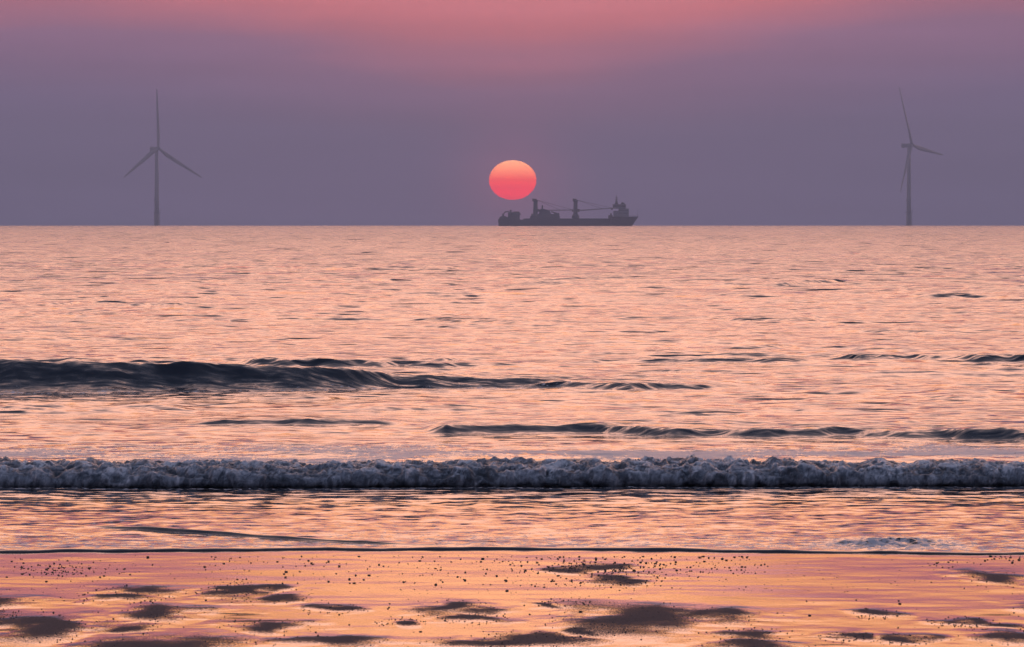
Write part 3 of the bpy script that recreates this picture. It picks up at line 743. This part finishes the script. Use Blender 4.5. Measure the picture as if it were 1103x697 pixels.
for cy, w in ((262, 2.4), (272, 3.0), (281, 2.2)):
    zz = C(0, cy)[1]; ms_.tube((x, -w * .6, zz), (x, w * .6, zz), .14, seg=6); ms_.box(x - w * .42, x + w * .42, -.35, .35, zz, zz + .5)
ms_.prism([(x - 1.6, zb), (x + 1.6, zb), (x + .6, C(0, 280)[1]), (x - .6, C(0, 280)[1])], -.8, .8)
ms_.build('radar_mast', M_DECK, ship)
fu = MB(); cbox(fu, 848, 866, 286, 296, 1.6, 2.5); cbox(fu, 851, 856, 282, 287, .6, 2.5, .05); fu.build('funnel', M_DECK, ship)
lg = MB(); cbox(lg, 778, 802, 354, 377, 4.0); cbox(lg, 788, 797, 344, 355, 1.8); lg.build('winch_house', M_DECK, ship)
# cranes
def crane(cpost, w, base_w, heel, tip, sheave):
    x, zt = C(cpost, 280); _, zb = C(cpost, 380)
    cm = MB(); hw = w * KS / 2
    cm.lathe([(base_w * KS / 2, zb), (base_w * KS / 2, zb + 3.2), (hw * 1.02, zb + 5.0), (hw * .92, zt)], (x, -2.0), 16)
    post = cm.build('crane', M_DECK, ship)
    hd = MB(); hd.box(x - hw * 1.25, x + hw * 1.2, -4.0, 0.0, zt, zt + 1.2, .2); hd.box(x - hw * .9, x + hw * .5, -3.4, -.6, zt + 1.2, zt + 2.2, .15); hd.box(x - hw * 1.4, x - hw * .9, -2.8, -1.2, zt + .4, zt + 2.4, .1)
    hd.build('crane_head', M_DECK, post)
    bo = MB(); h = Vector((C(*heel)[0], -2.0, C(*heel)[1])); t_ = Vector((C(*tip)[0], -2.0, C(*tip)[1]))
    for sy in (-.55, .55):
        bo.tube(h + Vector((0, sy, -.30)), t_ + Vector((0, sy * .6, -.15)), .20, .14, 6)
        bo.tube(h + Vector((0, sy, .45)), t_ + Vector((0, sy * .6, .2)), .18, .12, 6)
    nseg = 14
    for k in range(nseg):
        p = h.lerp(t_, k / nseg); q_ = h.lerp(t_, (k + 1) / nseg); up = (.45, -.30) if k % 2 else (-.30, .45)
        for sy in (-.5, .5): bo.tube(p + Vector((0, sy, up[0])), q_ + Vector((0, sy, up[1])), .09, seg=5)
    boom = bo.build('boom', M_DECK, post)
    ho = MB(); ho.box(t_.x - 1.1, t_.x + .1, -2.6, -1.4, t_.z - 1.3, t_.z + .1, .1); ho.build('hook_block', M_DECK, boom)
    for k, f in enumerate(sheave):
        p = h.lerp(t_, f); cbm = MB()
        cbm.tube((x + hw * .9, -2.0 + .4 * (k - .5), zt + 1.0), p + Vector((0, .4 * (k - .5), .3)), .13, seg=5); cbm.build('stay_cable', M_DECK, post)
    cab = MB(); xx, zz = C(cpost + w * .5, heel[1] - 8); cab.box(xx - .2, xx + 1.5, -3.2, -.8, zz - 2.2, zz + .1, .15); cab.build('operator_cab', M_DECK, post)
crane(385, 25, 34, (399, 329), (588, 326), (.62, .98))
crane(601, 23, 40, (612, 329), (801, 316), (.70, .97))
# work gear amidships and aft
eq = MB(); cbox(eq, 356, 516, 358, 380, 6.5); cbox(eq, 362, 374, 346, 359, 3.0); cbox(eq, 396, 500, 347, 360, 5.0)
eq.prism([C(402, 348), C(470, 348), C(462, 332), C(440, 322), (C(412, 318))], -3.2, 3.2)
cbox(eq, 418, 426, 300, 322, .9, bev=.1); cbox(eq, 484, 514, 342, 360, 3.5)
eq.tube((C(470, 335)[0], -1.5, C(470, 335)[1]), (C(512, 348)[0], -1.5, C(512, 348)[1]), .5, seg=8)
eq.build('work_module', M_DECK, ship)
af = MB(); cbox(af, 236, 300, 338, 379, 6.0); cbox(af, 240, 306, 345, 352, 6.6); cbox(af, 246, 256, 325, 340, 1.2, bev=.1); cbox(af, 262, 297, 334, 339, 4.0)
aft = af.build('aft_house', M_DECK, ship)
for k in range(5):
    xa, za = C(244 + k * 11, 358); MB().box(xa, xa + .7, -6.07, -5.95, za - .8, za).build('porthole', M_GLASS, aft)
sg_ = MB(); sg_.prism([C(186, 378), C(240, 378), C(240, 366), C(212, 356), C(192, 362)], -5.5, 5.5)
for (p, q_, yy) in (((206, 362), (220, 336), -3), ((214, 360), (205, 344), 3), ((220, 337), (244, 332), -3)):
    sg_.tube((C(*p)[0], yy, C(*p)[1]), (C(*q_)[0], yy, C(*q_)[1]), .55, .3, 6)
sg_.build('stern_gear', M_DECK, ship)
for k, (c0, c1, top) in enumerate([(322, 350, 374), (530, 574, 375), (636, 690, 374), (700, 728, 371), (738, 764, 373)]):
    hb2 = MB(); cbox(hb2, c0, c1, top, 380.5, 5.5); hb2.build('hatch', M_DECK, ship)

# ------------------------------------------------------------------ the setting sun, far beyond the haze
SD = 32000.0
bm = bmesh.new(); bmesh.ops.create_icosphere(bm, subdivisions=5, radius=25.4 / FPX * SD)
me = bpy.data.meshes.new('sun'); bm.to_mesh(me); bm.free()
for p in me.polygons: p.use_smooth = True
m, n, l = new_mat('sun_haze_reddening')
tcn = n.new('ShaderNodeTexCoord'); sp = n.new('ShaderNodeSeparateXYZ'); l.new(tcn.outputs['Generated'], sp.inputs[0])  # the haze's reddening towards the lower limb is painted into the emission
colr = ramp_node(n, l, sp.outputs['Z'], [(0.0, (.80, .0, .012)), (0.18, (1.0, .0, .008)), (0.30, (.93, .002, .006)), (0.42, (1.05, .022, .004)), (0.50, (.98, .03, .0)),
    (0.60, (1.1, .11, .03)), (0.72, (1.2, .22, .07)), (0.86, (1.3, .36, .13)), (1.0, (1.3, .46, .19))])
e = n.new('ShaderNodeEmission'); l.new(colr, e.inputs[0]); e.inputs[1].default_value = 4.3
mo = n.new('ShaderNodeOutputMaterial'); l.new(e.outputs[0], mo.inputs[0])
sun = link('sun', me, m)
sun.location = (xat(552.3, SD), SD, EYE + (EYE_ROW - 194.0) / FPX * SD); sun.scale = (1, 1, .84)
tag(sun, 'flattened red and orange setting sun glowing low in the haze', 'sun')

# ------------------------------------------------------------------ haze
hz = MB().box(-9000, 9000, -1400, 9200, -14, 176).build('haze', None)
m, n, l = new_mat('haze_air')
pv = n.new('ShaderNodeVolumePrincipled')
pv.inputs['Color'].default_value = (.70, .80, 1.0, 1); pv.inputs['Density'].default_value = HAZE_DENSITY
pv.inputs['Density Attribute'].default_value = ''; pv.inputs['Color Attribute'].default_value = ''; pv.inputs['Temperature Attribute'].default_value = ''
pv.inputs['Anisotropy'].default_value = 0.0
mo = n.new('ShaderNodeOutputMaterial'); l.new(pv.outputs[0], mo.inputs['Volume'])
hz.data.materials.append(m)
tag(hz, 'thin mauve evening haze lying over the sea', 'haze', kind='stuff')
